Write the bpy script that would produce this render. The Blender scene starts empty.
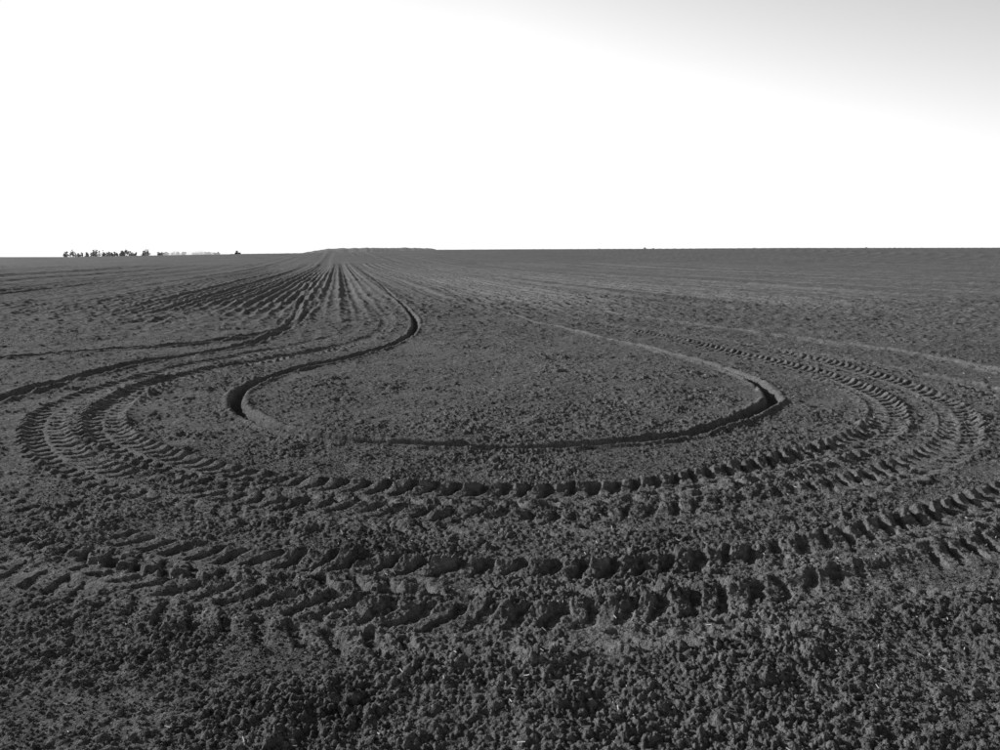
import bpy, bmesh, math, random
import numpy as np
from mathutils import Vector
rng=np.random.default_rng(7); random.seed(7)
sc=bpy.context.scene
CAM_H=1.7
# ------------------------------------------------------------------ tracks (metres, x right, y away)
TR=[
('R2',[(2.15,28.0),(4.76,20.61),(6.37,16.49),(7.24,14.02),(7.48,11.54),(7.3,9.6)],[.3,.8,1,1,.9,.3],'rut',.22),
('R1',[(0.65,25.33),(2.61,20.29),(4.30,16.70),(5.43,14.02),(6.09,11.75),(6.27,9.64),(6.09,8.33),(5.7,7.2)],[.3,.8,1,1,1,1,.8,.3],'tread_soft',.38),
('L2',[(-21.55,90.17),(-8.91,35.44),(-5.81,21.98),(-5.39,18.07),(-6.20,15.51),(-7.50,14.17),(-8.9,12.8),(-11,11.5)],[.4,.6,1,1,1,.9,.7,.4],'rut',.24),
('L1',[(-26.57,123.05),(-9.27,40.84),(-6.00,24.40),(-5.01,16.91),(-5.25,14.02),(-5.84,12.19),(-6.05,10.59),(-6.05,9.29),(-5.91,8.06),(-5.6,7.0)],[.4,.5,.8,1,1,1,1,1,.8,.4],'rut',.26),
('C2',[(-5.25,6.11),(-3.66,4.90),(-2.95,4.40),(-2.42,4.08),(-1.97,3.84),(-1.48,3.64),(-1.05,3.50),(-0.70,3.41),(-0.23,3.35),(0.23,3.37),(0.70,3.45),(1.22,3.59),(1.79,3.78),(2.46,4.06),(2.87,4.26),(3.65,4.71),(4.67,5.32),(6,6.2)],[.6,.6,.6,.65,.7,.8,.9]+[.95]*11,'tread_soft',.44),
('C1',[(-6.56,7.58),(-4.76,6.11),(-3.75,5.32),(-3.14,4.90),(-2.72,4.62),(-2.16,4.34),(-1.68,4.16),(-1.09,4.04),(-0.54,3.97),(0.00,3.96),(0.54,3.98),(1.10,4.09),(1.73,4.28),(2.31,4.54),(2.95,4.92),(3.52,5.30),(4.42,5.96),(5.35,6.77),(6.06,7.58),(6.6,8.6)],[.3,.3,.3,.35,.4,.5,.65,.75,.85,.9,.9,.85,.8,.8,.9,1,1,1,1,.8],'tread',.38),
('B2',[(-24.23,123.05),(-7.82,40.84),(-4.70,25.33),(-3.53,18.32),(-3.95,15.33),(-4.67,12.91),(-5.06,11.14),(-5.18,9.72),(-4.88,8.33),(-4.23,7.15),(-3.47,6.26),(-2.81,5.74),(-2.12,5.32),(-1.34,5.04),(-0.65,4.90),(0,4.84),(.65,4.88),(1.35,5.06),(2.14,5.37),(2.94,5.85),(3.82,6.59),(4.58,7.58),(5.17,8.85),(5.38,10.10),(5.38,11.54),(5.16,13.31),(4.55,15.33),(3.6,17.5)],[.3,.3,.3,.5,.7]+[1]*5+[.9,.8,.7,.6,.6,.6,.6,.7,.8,.9,1,1,1,1,.9,.8,.6,.2],'tread_soft2',.40),
('B1',[(-23.13,123.05),(-7.19,40.84),(-4.11,26.34),(-3.06,21.27),(-2.72,17.36),(-3.15,14.81),(-3.84,12.91),(-4.45,11.44),(-4.69,10.02),(-4.35,8.49),(-3.79,7.41),(-3.04,6.59),(-2.25,5.96),(-1.56,5.61),(-.72,5.44),(0,5.42),(.73,5.51),(1.54,5.80),(2.42,6.33),(3.20,6.96),(3.94,7.82),(4.47,8.91),(4.72,10.10),(4.74,11.44),(4.51,12.91),(3.91,15.16),(3.17,17.59),(2.2,20)],[.3,.3,.4,.5,.6]+[1]*6+[.85,.8,.8]+[1]*10+[.9,.7,.5,.2],'tread',.40),
('A',[(-12.23,75.1),(-5.5,38.5),(-3.2,26.34),(-2.32,21.27),(-1.99,17.59),(-2.11,15.16),(-2.58,13.31),(-3.1,11.96),(-3.33,10.77),(-3.32,9.86),(-3.08,8.97),(-2.63,8.12),(-2.05,7.45),(-1.39,7.07),(-.73,6.92),(0,6.84),(.72,6.88),(1.41,7.15),(2.11,7.67),(2.77,8.38),(3.30,9.29),(3.50,10.26),(3.52,11.54),(3.27,12.91),(2.83,14.65),(2.15,16.7),(1.45,18.85),(.81,20.94),(-.7,27.42)],[.3,.4,.7]+[1]*22+[.8,.6,.3,.1],'furrow',.18),
]
# ------------------------------------------------------------------ numpy noise
RT=rng.random((512,512)).astype(np.float32)
RA=rng.random((4,512,512)).astype(np.float32)
def vnoise(x,y,sc_,off=0):
    x=x*sc_+off*17.3+1000; y=y*sc_+off*9.1+1000
    ix=np.floor(x);iy=np.floor(y)
    fx=x-ix;fy=y-iy
    ix=ix.astype(np.int32);iy=iy.astype(np.int32)
    fx=fx*fx*(3-2*fx);fy=fy*fy*(3-2*fy)
    a=RT[ix&511,iy&511];b=RT[(ix+1)&511,iy&511];c=RT[ix&511,(iy+1)&511];d=RT[(ix+1)&511,(iy+1)&511]
    return (a+(b-a)*fx)*(1-fy)+(c+(d-c)*fx)*fy-0.5
def clodfield(x,y,cell,dens,k):
    X=x/cell+k*31.7+2000; Y=y/cell+k*13.1+2000
    ix=np.floor(X).astype(np.int32);iy=np.floor(Y).astype(np.int32)
    out=np.zeros_like(x)
    for dx in(-1,0,1):
        for dy in(-1,0,1):
            cx=ix+dx;cy=iy+dy
            a=cx&511;b=cy&511
            r1=RA[0][a,b];r2=RA[1][a,b];r3=RA[2][a,b];r4=RA[3][a,b]
            px=X-(cx+0.1+0.8*r1);py=Y-(cy+0.1+0.8*r2)
            ang=r4*6.283
            ca=np.cos(ang);sa=np.sin(ang)
            u=px*ca+py*sa;v=(py*ca-px*sa)*(1.0+0.6*r2)
            R=0.28+0.45*r3*r3
            q=1-(u*u+v*v)/(R*R)
            h=np.where((q>0)&(r4<dens),np.sqrt(np.maximum(q,0))*R*0.8,0)
            out=np.maximum(out,h)
    return out
def sstep(a,b,x):
    t=np.clip((x-a)/(b-a),0,1);return t*t*(3-2*t)
# ------------------------------------------------------------------ grid (one continuous sheet, denser where a person stands)
rad=[0.0001,0.3,0.6,0.9,1.15]
r=1.35
while r<36: rad.append(r); r*=1.0022
while r<150: rad.append(r); r*=1.0042
while r<4200: rad.append(r); r*=1.02
rad=np.array(rad,np.float32)
fine=np.radians(np.arange(-47,47.001,0.066))
coarse=np.radians(np.arange(47,313,3.0))[1:]
TH=np.concatenate([fine,coarse]).astype(np.float32)
NR,NT=len(rad),len(TH); NF=len(fine)
R2,T2=np.meshgrid(rad,TH,indexing='ij')
X=(R2*np.sin(T2)).astype(np.float32);Y=(R2*np.cos(T2)).astype(np.float32)
wx=vnoise(X,Y,9,1)*0.035+vnoise(X,Y,30,2)*0.014
wy=vnoise(X,Y,9,3)*0.035+vnoise(X,Y,30,4)*0.014
XW=X+wx;YW=Y+wy
cell_r=R2*np.where(R2<36,0.0020,np.where(R2<150,.0035,.015))
def lod(size): return 1-sstep(size*0.4,size*1.1,cell_r)
H=np.zeros_like(X)
H+=vnoise(X,Y,0.35,5)*0.05+vnoise(X,Y,1.1,6)*0.03
rough=np.clip(0.85+vnoise(X,Y,0.8,7)*0.7+vnoise(X,Y,2.6,19)*0.9,0.3,1.5)
G=vnoise(X,Y,4,8)*0.020*lod(.3)+vnoise(XW,YW,11,9)*0.016*lod(.1)+vnoise(XW,YW,27,10)*0.013*lod(.06)+vnoise(X,Y,65,11)*0.012*lod(.02)
G+=clodfield(XW,YW,0.15,0.05,1)*0.15*0.35*lod(.17)
G+=clodfield(XW,YW,0.070,0.15,2)*0.070*0.50*lod(.085)
G+=clodfield(X+wx*.5,Y+wy*.5,0.034,0.42,3)*0.034*0.90*lod(.045)
G+=clodfield(X+wx*.3,Y+wy*.3,0.017,0.75,4)*0.017*1.0*lod(.03)
G*=rough
far=sstep(8,28,R2)
G+=far*(clodfield(X,Y,.16,.4,5)*.16*.45*lod(.16)+vnoise(X,Y,4.0,18)*0.05*lod(.3)+vnoise(X,Y,2.0,12)*0.05*lod(.6)+vnoise(X,Y,0.9,13)*0.05*lod(1.6)+vnoise(X,Y,0.2,14)*0.06*lod(6))
compact=np.zeros_like(X)
# ------------------------------------------------------------------ drill rows, all parallel, running up the field
ca_,sa_=math.cos(math.radians(11.6)),math.sin(math.radians(11.6))
q=X*ca_+Y*sa_ ; al=-X*sa_+Y*ca_
qn=q+vnoise(X,Y,0.5,15)*0.12
def ridged(t): return 1-2*np.abs(np.sin(t*math.pi))
per=0.7+vnoise(q,al*0.03,1.9,23)*1.1
strip=sstep(-9.5,-3.0,q)*(1-sstep(2.0,3.6,q))
amp=sstep(15,30,al+vnoise(X,Y,.5,33)*7)*strip*0.022*per+sstep(18,34,al+vnoise(X,Y,.5,33)*6)*0.040*np.clip(0.7+vnoise(q,al*0.02,0.5,16)*1.4,.15,2)
amp*=1-sstep(200,380,R2)
H+=amp*ridged(qn/0.42)*lod(.7)
H+=sstep(18,42,al)*(1-sstep(500,900,R2))*0.075*ridged(qn/2.9+.3)*np.clip(0.6+vnoise(q,al*0.03,0.4,17)*2,0,1)
H+=sstep(18,42,al)*(1-sstep(300,500,R2))*0.065*ridged(qn/1.2)*np.clip(0.5+vnoise(q,al*0.03,0.6,24)*2,0,1)*lod(2.5)
# ------------------------------------------------------------------ stamp the tracks
def catmull(P,S,step):
    P=np.array(P,float);S=np.array(S,float)
    Pp=np.vstack([2*P[0]-P[1],P,2*P[-1]-P[-2]])
    pts=[];st=[]
    for i in range(len(P)-1):
        p0,p1,p2,p3=Pp[i:i+4]
        L=np.linalg.norm(p2-p1); n=max(2,int(L/max(step,0.006*np.linalg.norm(p1))))
        for k in range(n):
            t=k/n
            pts.append(0.5*((2*p1)+(-p0+p2)*t+(2*p0-5*p1+4*p2-p3)*t*t+(-p0+3*p1-3*p2+p3)*t**3)); st.append(S[i]*(1-t)+S[i+1]*t)
    pts.append(P[-1]);st.append(S[-1])
    return np.array(pts),np.array(st)
thf=TH[:NF]
for name,P,S,kind,W in TR:
    pts,st=catmull(P,S,0.07)
    wm=0.35 if kind=='furrow' else 0.45
    bd=np.full((NR,NF),9.0,np.float32);bs=np.zeros((NR,NF),np.float32);bk=np.zeros((NR,NF),np.float32)
    reach=W*0.5+0.22
    s0=0.0
    for k in range(len(pts)-1):
        a=pts[k];b=pts[k+1];dv=b-a;L=float(np.hypot(*dv))
        c=(a+b)/2;rc=float(np.hypot(*c));tc=math.atan2(c[0],c[1]);m=reach+L/2
        i0,i1=np.searchsorted(rad,[rc-m,rc+m]);j0,j1=np.searchsorted(thf,[tc-m/rc*1.05,tc+m/rc*1.05])
        if i1>i0 and j1>j0:
            xx=XW[i0:i1,j0:j1]*wm+X[i0:i1,j0:j1]*(1-wm)-a[0];yy=YW[i0:i1,j0:j1]*wm+Y[i0:i1,j0:j1]*(1-wm)-a[1]
            ux,uy=dv/L
            t=xx*ux+yy*uy
            tcl=np.clip(t,0,L)
            ex=xx-ux*tcl;ey=yy-uy*tcl
            d=np.sqrt(ex*ex+ey*ey)*np.where((xx*uy-yy*ux)>0,1,-1)
            old=bd[i0:i1,j0:j1];msk=np.abs(d)<np.abs(old)
            old[msk]=d[msk];bs[i0:i1,j0:j1][msk]=(s0+tcl)[msk];bk[i0:i1,j0:j1][msk]=st[k]
        s0+=L
    sel=np.nonzero(np.abs(bd)<reach)
    d=bd[sel];s=bs[sel];k_=bk[sel];x=X[sel];y=Y[sel]
    hw=W/2;a=np.abs(d)/hw
    irr=np.clip(0.9+vnoise(x,y,1.7,20)*0.9+vnoise(x,y,5,21)*1.0,0.2,1.6)
    if kind=='furrow':
        prof=-0.12*(1-sstep(0.30,1.05,a))
        prof+=0.026*np.exp(-((a-1.35)/0.40)**2)*np.clip(irr,0.3,1.4)
        cm=(1-sstep(0.9,1.7,a))*.05; keep=1-0.35*(1-sstep(0.9,1.7,a))
    elif kind=='rut':
        prof=-0.065*(1-sstep(0.3,1.0,a))+0.028*np.exp(-((a-1.3)/0.35)**2)*irr
        cm=1-sstep(0.7,1.1,a); keep=1-0.45*cm; cm=cm*.3
    else:
        pitch=0.182
        par={'tread':(0.018,0.029,0.004,0.034),'tread_soft':(0.014,0.020,0.004,0.015),'tread_soft2':(0.016,0.024,0.004,0.023)}[kind]
        depth,lug,rim,lump=par
        side=np.where(d>0,0.5,0.0)
        ph=(s-np.abs(d)*0.65+vnoise(x,y,7,22)*0.055+vnoise(x,y,20,26)*0.035)/pitch+side
        fr=ph-np.floor(ph)
        pul=sstep(0.0,0.10,fr)*(1-sstep(0.40,0.53,fr))
        prof=-depth*(1-sstep(0.85,1.08,a))
        ins=(1-sstep(1.05,1.30,a))*sstep(0.04,0.22,a)
        prof-=lug*pul*ins*irr
        prof+=lump*(1-pul)*np.exp(-((a-0.98)/0.26)**2)*irr
        prof+=rim*np.exp(-((a-1.30)/0.22)**2)*irr
        cm=1-sstep(0.85,1.15,a); keep=1-0.40*cm
    H[sel]+=prof*k_
    G[sel]*=1-(1-keep)*k_
    compact[sel]=np.maximum(compact[sel],cm*k_*np.clip(irr,0,1))
H+=G
# ------------------------------------------------------------------ gentle rise of the far field
AZK=[-60,-33,-29,-24,-18,-13,-8,-4.5,0,10,20,33,60]
RZK=[1.2,1.2,1.6,2.3,3.0,3.5,4.2,4.9,5.1,5.3,5.5,5.2,4.6]
azd=np.degrees(T2);azd=np.where(azd>180,azd-360,azd)
H+=(np.interp(azd,AZK,RZK)*sstep(90,370,R2)).astype(np.float32)
def gz(az): return float(np.interp(az,AZK,RZK))
# ------------------------------------------------------------------ build mesh
nv=NR*NT
co=np.empty((nv,3),np.float32);co[:,0]=X.ravel();co[:,1]=Y.ravel();co[:,2]=H.ravel()
i=np.arange(NR-1,dtype=np.int32)[:,None];j=np.arange(NT,dtype=np.int32)[None,:];j2=(j+1)%NT
quads=np.stack([i*NT+j,i*NT+j2,(i+1)*NT+j2,(i+1)*NT+j],-1).reshape(-1,4)[:,::-1]
def make_mesh(name,co,faces,smooth):
    me=bpy.data.meshes.new(name)
    n=faces.shape[0];k=faces.shape[1]
    me.vertices.add(len(co));me.vertices.foreach_set('co',co.astype(np.float32).ravel())
    me.loops.add(n*k);me.loops.foreach_set('vertex_index',np.ascontiguousarray(faces,dtype=np.int32).ravel())
    me.polygons.add(n);me.polygons.foreach_set('loop_start',np.arange(0,n*k,k,dtype=np.int32))
    me.polygons.foreach_set('use_smooth',np.full(n,smooth))
    me.update(calc_edges=True)
    ob=bpy.data.objects.new(name,me);sc.collection.objects.link(ob);return ob
ground=make_mesh('ploughed_field_ground',co,quads,True)
at=ground.data.attributes.new('compaction','FLOAT','POINT');at.data.foreach_set('value',compact.ravel().astype(np.float32))
# ------------------------------------------------------------------ materials
def newmat(name):
    m=bpy.data.materials.new(name);m.use_nodes=True;nt=m.node_tree
    b=nt.nodes['Principled BSDF'];b.inputs['Specular IOR Level'].default_value=0.05;b.inputs['Roughness'].default_value=0.95
    return m,nt,b
def noise(nt,vec,scale,detail=6,rough=.6):
    n=nt.nodes.new('ShaderNodeTexNoise');n.inputs['Scale'].default_value=scale;n.inputs['Detail'].default_value=detail;n.inputs['Roughness'].default_value=rough
    nt.links.new(vec,n.inputs['Vector']);return n
def mth(nt,op,a,b,c=None):
    n=nt.nodes.new('ShaderNodeMath');n.operation=op
    for k,v in enumerate([a,b,c]):
        if v is None: continue
        if hasattr(v,'links'): nt.links.new(v,n.inputs[k])
        else: n.inputs[k].default_value=v
    return n.outputs[0]
m,nt,b=newmat('dry_ploughed_soil')
geo=nt.nodes.new('ShaderNodeNewGeometry');P=geo.outputs['Position']
n1=noise(nt,P,0.12,3);n2=noise(nt,P,1.6,4);n3=noise(nt,P,26,4,.8);n4=noise(nt,P,150,2,.7);n5=noise(nt,P,6,4,.7)
v=mth(nt,'MULTIPLY_ADD',n1.outputs[0],0.10,-0.315)
v=mth(nt,'MULTIPLY_ADD',n2.outputs[0],0.12,v)
v=mth(nt,'MULTIPLY_ADD',n5.outputs[0],0.16,v)
v=mth(nt,'MULTIPLY_ADD',n3.outputs[0],0.42,v)
v=mth(nt,'MULTIPLY_ADD',n4.outputs[0],0.14,v)
ac=nt.nodes.new('ShaderNodeAttribute');ac.attribute_name='compaction'
v=mth(nt,'MULTIPLY_ADD',ac.outputs['Fac'],0.035,v)
v=mth(nt,'MAXIMUM',v,0.025)
cc=nt.nodes.new('ShaderNodeCombineColor')
for k in range(3): nt.links.new(v,cc.inputs[k])
nt.links.new(cc.outputs[0],b.inputs['Base Color'])
b1=noise(nt,P,80,4,.75)
bp=nt.nodes.new('ShaderNodeBump');bp.inputs['Strength'].default_value=0.9;bp.inputs['Distance'].default_value=0.010
nt.links.new(b1.outputs[0],bp.inputs['Height'])
b2=noise(nt,P,5,6,.8)
bp2=nt.nodes.new('ShaderNodeBump');bp2.inputs['Strength'].default_value=0.7;bp2.inputs['Distance'].default_value=0.055
nt.links.new(b2.outputs[0],bp2.inputs['Height']);nt.links.new(bp.outputs[0],bp2.inputs['Normal'])
nt.links.new(bp2.outputs[0],b.inputs['Normal'])
ground.data.materials.append(m);soil=m
def flatmat(name,val,var=0.0,scale=5):
    m,nt,b=newmat(name)
    g_=nt.nodes.new('ShaderNodeNewGeometry');n=noise(nt,g_.outputs['Position'],scale,4)
    v=mth(nt,'MULTIPLY_ADD',n.outputs[0],var*2,val-var)
    c=nt.nodes.new('ShaderNodeCombineColor')
    for k in range(3): nt.links.new(v,c.inputs[k])
    nt.links.new(c.outputs[0],b.inputs['Base Color'])
    return m
# ------------------------------------------------------------------ loose clods
def ico(sub):
    bm=bmesh.new();bmesh.ops.create_icosphere(bm,subdivisions=sub,radius=1)
    v=np.array([x.co[:] for x in bm.verts]);f=np.array([[q.index for q in t.verts] for t in bm.faces]);bm.free();return v,f
def lumps(N,rmin,rmax,smin,smax,sub,nvar=10,near_bias=1.0,pw=2.6):
    v0,f0=ico(sub);vars_=[]
    for q_ in range(nvar):
        dirs=rng.normal(size=(7,3));dirs/=np.linalg.norm(dirs,axis=1)[:,None]
        off=rng.uniform(.55,1.0,7)
        d_=v0@dirs.T
        rr=np.min(np.where(d_>0.25,off/np.maximum(d_,.25),9),axis=1);rr=np.minimum(rr,1.0)
        rr*=1+rng.normal(size=len(v0))*0.09
        vars_.append(v0*rr[:,None]*np.array([1,rng.uniform(.7,1),rng.uniform(.55,.85)]))
    vars_=np.array(vars_)
    u=rng.random(N);rr=np.sqrt(rmin**2+u**near_bias*(rmax**2-rmin**2));th=np.radians(rng.uniform(-46,46,N))
    ii=np.clip(np.searchsorted(rad,rr),0,NR-1);jj=np.clip(np.searchsorted(thf,th),0,NF-1)
    keep=rng.random(N)>compact[ii,jj]*0.6
    cl=vnoise(X[ii,jj],Y[ii,jj],1.3,30)
    keep&=rng.random(N)<np.clip(.6+cl*1.4,.1,1)
    ii,jj=ii[keep],jj[keep];n=len(ii)
    sz=smin*(smax/smin)**(rng.random(n)**pw)
    a=rng.uniform(0,6.283,n);ti=rng.normal(0,.5,n)
    V=vars_[rng.integers(0,nvar,n)]*sz[:,None,None]
    y_=V[:,:,1]*np.cos(ti)[:,None]-V[:,:,2]*np.sin(ti)[:,None];z_=V[:,:,1]*np.sin(ti)[:,None]+V[:,:,2]*np.cos(ti)[:,None]
    x2=V[:,:,0]*np.cos(a)[:,None]-y_*np.sin(a)[:,None];y2=V[:,:,0]*np.sin(a)[:,None]+y_*np.cos(a)[:,None]
    pos=np.stack([X[ii,jj],Y[ii,jj],H[ii,jj]+sz*0.25],-1)
    V=np.stack([x2,y2,z_],-1)+pos[:,None,:]
    F=f0[None]+(np.arange(n)*len(v0))[:,None,None]
    return V.reshape(-1,3),F.reshape(-1,3)
parts=[lumps(100000,1.9,7.5,.0028,.009,1,near_bias=1.4,pw=1.2),lumps(4000,1.9,7,.008,.020,2,near_bias=1.2,pw=2.6),lumps(28000,6,24,.008,.024,1,pw=2.2),lumps(170,1.9,3.1,.014,.034,2)]
o=0;VV=[];FF=[]
for V,F in parts: VV.append(V);FF.append(F+o);o+=len(V)
clods=make_mesh('soil_clods',np.vstack(VV),np.vstack(FF),False);clods.data.materials.append(soil)
# ------------------------------------------------------------------ straw / stubble bits
N=1700
rr=np.sqrt(rng.uniform(2**2,18**2,N));th=np.radians(rng.uniform(-45,45,N))
near=rng.random(N)<.25;rr[near]=rng.uniform(2.2,6,near.sum())
ii=np.searchsorted(rad,rr);jj=np.clip(np.searchsorted(thf,th),0,NF-1)
V=[];F=[]
for k in range(N):
    c=np.array([X[ii[k],jj[k]],Y[ii[k],jj[k]],H[ii[k],jj[k]]+.008]);a=random.uniform(0,6.28);L=random.uniform(.006,.035);w=random.uniform(.001,.002)*(1+rr[k]*.12)
    dz=random.uniform(-.3,.5)*L
    D=np.array([math.cos(a)*L,math.sin(a)*L,dz]);S_=np.array([-math.sin(a)*w,math.cos(a)*w,0]);U=np.array([0,0,w])
    o=len(V)
    for e in(-.5,.5):
        V+= [c+D*e+S_,c+D*e+U,c+D*e-S_,c+D*e-U]
    F+=[[o,o+1,o+5,o+4],[o+1,o+2,o+6,o+5],[o+2,o+3,o+7,o+6],[o+3,o,o+4,o+7]]
straw=make_mesh('straw_bits',np.array(V),np.array(F),False);straw.data.materials.append(flatmat('straw',.45,.12,60))
# ------------------------------------------------------------------ distant tree row (left) and wooded hill (centre)
def treemass(name,items,mat,leaf=.55,nl=160):
    V=[];F=[]
    def tube(p0,p1,r0,r1):
        o=len(V)
        for (p,r_) in((p0,r0),(p1,r1)):
            for k in range(5):
                a=k*1.2566;V.append((p[0]+math.cos(a)*r_,p[1]+math.sin(a)*r_,p[2]))
        for k in range(5):F.append([o+k,o+(k+1)%5,o+5+(k+1)%5,o+5+k])
    for (x,y,z,h,w) in items:
        lean=random.uniform(-.4,.4)
        tube((x,y,z-1),(x+lean,y,z+h*.8),.22,.06)
        bl=[]
        for k in range(8):
            a=random.uniform(0,6.28);hh=random.uniform(.12,.95)
            rr_=w*.5*random.uniform(.2,.9)*(1.15-hh)
            p=(x+lean+math.cos(a)*rr_,y+math.sin(a)*rr_,z+h*hh)
            tube((x+lean*.5,y,z+h*hh*.6),p,.09,.03);bl.append((p,w*random.uniform(.16,.30)*(1.3-hh)))
        for k in range(nl):
            p,rb=random.choice(bl)
            c=np.array(p)+np.array([random.gauss(0,.55),random.gauss(0,.55),random.gauss(0,.5)])*rb
            d1=np.array([random.gauss(0,1) for _ in range(3)]);d1/=np.linalg.norm(d1);d2=np.cross(d1,[random.gauss(0,1) for _ in range(3)]);d2/=np.linalg.norm(d2)+1e-6
            s_=leaf*random.uniform(.5,1.1)*.5;o=len(V)
            V.extend([tuple(c-d1*s_-d2*s_*.6),tuple(c+d1*s_-d2*s_*.6),tuple(c+d1*s_+d2*s_*.6),tuple(c-d1*s_+d2*s_*.6)]);F.append([o,o+1,o+2,o+3])
    ob=make_mesh(name,np.array(V),np.array(F),False);ob.data.materials.append(mat);return ob
leafm=flatmat('hazy_foliage',.34,.06,.4)  # leaf colour raised to stand in for haze over the far trees
items=[]
D=650
for k in range(75):
    az=random.uniform(-28.9,-24.0)
    t=(az+29)/4.7
    h=random.uniform(2.6,5.6)*(0.7+.45*math.sin(t*9+1)**2)
    d_=D+random.uniform(-15,40);a=math.radians(az)
    items.append((d_*math.sin(a),d_*math.cos(a),gz(az)-.2,h,h*random.uniform(.5,.8)))
for k in range(40):
    az=random.uniform(-23.4,-19.6);h=random.uniform(1.8,3.0);d_=D+80+random.uniform(0,40);a=math.radians(az)
    items.append((d_*math.sin(a),d_*math.cos(a),gz(az)+.6,h,h*1.8))
treemass('distant_tree_row',items,leafm,leaf=.6,nl=110)
items=[]
for az,h in((10.4,1.0),(11.0,.7),(7.2,.6),(17.9,.5),(24.9,.6),(26.5,.5),(27.4,.4)):
    a=math.radians(az);items.append((400*math.sin(a),400*math.cos(a),gz(az),h,h*2.2))
treemass('distant_scrub',items,leafm,leaf=.3,nl=120)
# wooded hill: long low ridge beyond the field
nx=220;V=[];F=[]
azs=np.linspace(-15.5,-4.2,nx)
D2=1500
hs=np.interp(azs,[-15.5,-14,-12.6,-11.5,-9,-6.5,-5,-4.2],[0,7,13.5,15.5,16.5,16.5,15.5,11])
hs=hs+np.convolve(rng.normal(size=nx+4),np.ones(5)/5,'valid')*.7
for k,az in enumerate(azs):
    a=math.radians(az)
    for d_,z in((D2-260,-1),(D2-120,2.0+hs[k]*.7),(D2,2.2+hs[k]),(D2+250,-1)):
        V.append((d_*math.sin(a),d_*math.cos(a),z))
for k in range(nx-1):
    for q_ in range(3):
        F.append([k*4+q_,k*4+q_+1,k*4+q_+5,k*4+q_+4])
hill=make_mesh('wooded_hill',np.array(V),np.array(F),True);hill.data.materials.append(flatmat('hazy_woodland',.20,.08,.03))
# ------------------------------------------------------------------ tractor pulling a harrow, with its dust, far away
paint=flatmat('hazy_paint',.45,.03,3);rub=flatmat('rubber',.08,.01,5);glass=flatmat('cab_glass',.2,.02,2)  # tractor paint lightened in its base colour to imitate distance haze
taz=math.radians(-18.4);TD=560
root=bpy.data.objects.new('tractor',None);sc.collection.objects.link(root)
def part(name,build,mat):
    bm=bmesh.new();build(bm);me=bpy.data.meshes.new(name);bm.to_mesh(me);bm.free();ob=bpy.data.objects.new(name,me);ob.data.materials.append(mat);sc.collection.objects.link(ob);ob.parent=root;return ob
def box(cx,cy,cz,sx,sy,sz,tx=1.0,bev=.06):
    def f(bm):
        r_=bmesh.ops.create_cube(bm,size=1)
        for v_ in r_['verts']:
            s_=tx if v_.co.z>0 else 1
            v_.co=Vector((cx+v_.co.x*sx*s_,cy+v_.co.y*sy*s_,cz+v_.co.z*sz))
        bmesh.ops.bevel(bm,geom=bm.edges[:],offset=bev,segments=2,affect='EDGES')
    return f
def wheel(cx,cy,rd,wd):
    def f(bm):
        n=28;prof=[(rd*.45,-wd/2),(rd*.9,-wd/2),(rd,-wd*.35),(rd,wd*.35),(rd*.9,wd/2),(rd*.45,wd/2),(rd*.3,wd*.2),(rd*.3,-wd*.2)]
        ring=[[bm.verts.new((cx+math.cos(t_)*(p_[0]+(.03 if (q_%2 and p_[0]==rd) else 0)),cy+p_[1],rd+math.sin(t_)*p_[0])) for p_ in prof] for q_,t_ in enumerate([6.2832*z_/n for z_ in range(n)])]
        for q_ in range(n):
            for z_ in range(8): bm.faces.new((ring[q_][z_],ring[(q_+1)%n][z_],ring[(q_+1)%n][(z_+1)%8],ring[q_][(z_+1)%8]))
    return f
part('bonnet',box(1.25,0,1.45,1.9,.8,.75,.9),paint)
part('chassis',box(.5,0,.95,3.4,.5,.4),rub)
part('cab_base',box(-.35,0,1.6,1.3,1.4,.7),paint)
part('cab_windows',box(-.35,0,2.35,1.25,1.35,.85,.9),glass)
part('cab_roof',box(-.35,0,2.87,1.45,1.5,.18),paint)
part('exhaust',box(.7,.35,2.3,.09,.09,1.1,1,.02),rub)
for sy in(-1,1):
    part('rear_wheel',wheel(-.7,sy*.95,.9,.55),rub);part('front_wheel',wheel(1.6,sy*.85,.6,.42),rub)
part('harrow_frame',box(-3.4,0,.75,1.6,6.0,.14),paint)
part('drawbar',box(-2.1,0,.75,1.6,.14,.14,1,.02),paint)
for z_ in range(9):
    part('tine_%d'%z_,box(-3.2-.5*(z_%2),-2.6+z_*.65,.38,.07,.07,.72,1,.01),rub)
root.location=(TD*math.sin(taz),TD*math.cos(taz),gz(-18.4)-.05);root.rotation_euler=(0,0,math.radians(8))
bm=bmesh.new();bmesh.ops.create_icosphere(bm,subdivisions=4,radius=1)
for v_ in bm.verts:
    t_=v_.co.x
    k_=1+.25*math.sin(t_*7+1)+.15*math.sin(t_*17+v_.co.y*3)
    v_.co=Vector((t_*22,v_.co.y*9*k_,max(v_.co.z,-.25)*2.6*k_*(1.15-.4*t_)))
me=bpy.data.meshes.new('dust_cloud');bm.to_mesh(me);bm.free();dust=bpy.data.objects.new('dust_cloud',me);sc.collection.objects.link(dust)
daz=math.radians(-21.0);dust.location=(TD*1.02*math.sin(daz),TD*1.02*math.cos(daz),gz(-21.0)+.4);dust.rotation_euler=(0,0,math.radians(10))
dm=bpy.data.materials.new('dust');dm.use_nodes=True;n_=dm.node_tree;n_.nodes.clear();vo=n_.nodes.new('ShaderNodeVolumeScatter');vo.inputs['Density'].default_value=.05;vo.inputs['Anisotropy'].default_value=.4;vo.inputs['Color'].default_value=(.95,.95,.95,1)
out=n_.nodes.new('ShaderNodeOutputMaterial');n_.links.new(vo.outputs[0],out.inputs['Volume']);dust.data.materials.append(dm)
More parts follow.
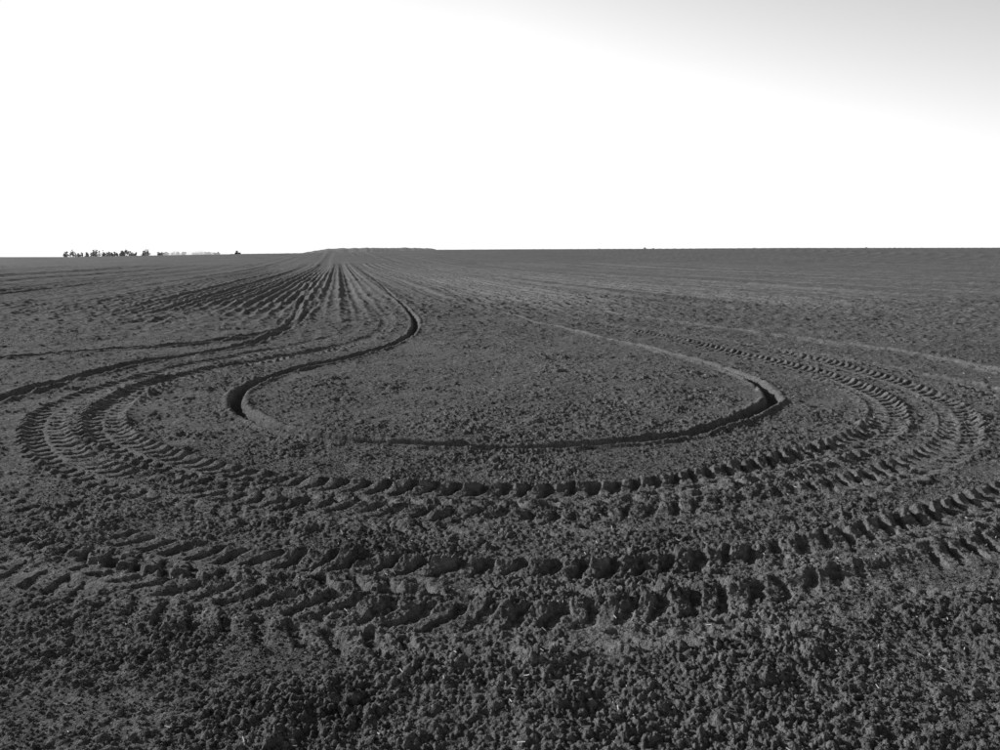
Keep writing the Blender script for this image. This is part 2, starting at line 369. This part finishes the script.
# ------------------------------------------------------------------ light
AZ,EL=-62,20
w=bpy.data.worlds.new('World');sc.world=w;w.use_nodes=True;nt=w.node_tree;bg=nt.nodes['Background']
sky=nt.nodes.new('ShaderNodeTexSky');sky.sky_type='NISHITA';sky.sun_disc=False
sky.sun_elevation=math.radians(EL);sky.sun_rotation=math.radians(AZ);sky.dust_density=1.5;sky.air_density=1.0
bw=nt.nodes.new('ShaderNodeRGBToBW');nt.links.new(sky.outputs[0],bw.inputs[0])
bwc=mth(nt,'MINIMUM',bw.outputs[0],7.0)
tc=nt.nodes.new('ShaderNodeTexCoord');sx=nt.nodes.new('ShaderNodeSeparateXYZ');nt.links.new(tc.outputs['Generated'],sx.inputs[0])
z=mth(nt,'MAXIMUM',sx.outputs[2],0.0)
e=mth(nt,'EXPONENT',mth(nt,'MULTIPLY',z,-4.0),None)
c=mth(nt,'ADD',mth(nt,'MULTIPLY',sx.outputs[0],math.sin(math.radians(AZ))),mth(nt,'MULTIPLY',sx.outputs[1],math.cos(math.radians(AZ))))
k=mth(nt,'MAXIMUM',mth(nt,'MULTIPLY_ADD',c,12.5,8.3),0.1)
k=mth(nt,'MINIMUM',k,14.0)
tot=mth(nt,'ADD',bwc,mth(nt,'MULTIPLY',e,k))
tot=mth(nt,'MINIMUM',tot,8.2)
mr=nt.nodes.new('ShaderNodeMapRange');mr.interpolation_type='SMOOTHSTEP';mr.inputs['From Min'].default_value=.33;mr.inputs['From Max'].default_value=.65;mr.inputs['To Min'].default_value=1;mr.inputs['To Max'].default_value=.2
nt.links.new(z,mr.inputs['Value']);tot=mth(nt,'MULTIPLY',tot,mr.outputs[0])
nt.links.new(tot,bg.inputs[0]);bg.inputs[1].default_value=.125
S=Vector((math.cos(math.radians(EL))*math.sin(math.radians(AZ)),math.cos(math.radians(EL))*math.cos(math.radians(AZ)),math.sin(math.radians(EL))))
l=bpy.data.lights.new('sun','SUN');l.energy=5.0;l.angle=math.radians(.5);l.color=(1,.995,.985)
lo=bpy.data.objects.new('sun',l);sc.collection.objects.link(lo);lo.rotation_euler=S.to_track_quat('Z','Y').to_euler()
# ------------------------------------------------------------------ camera
cam=bpy.data.cameras.new('camera');cam.sensor_width=36;cam.lens=780*36/1000;cam.clip_end=12000;cam.clip_start=.05
cob=bpy.data.objects.new('camera',cam);sc.collection.objects.link(cob);cob.location=(0,0,CAM_H)
cob.rotation_euler=(math.radians(90)-math.atan(118/780),0,0);sc.camera=cob
sc.view_settings.view_transform='Standard';sc.view_settings.look='None';sc.view_settings.exposure=0
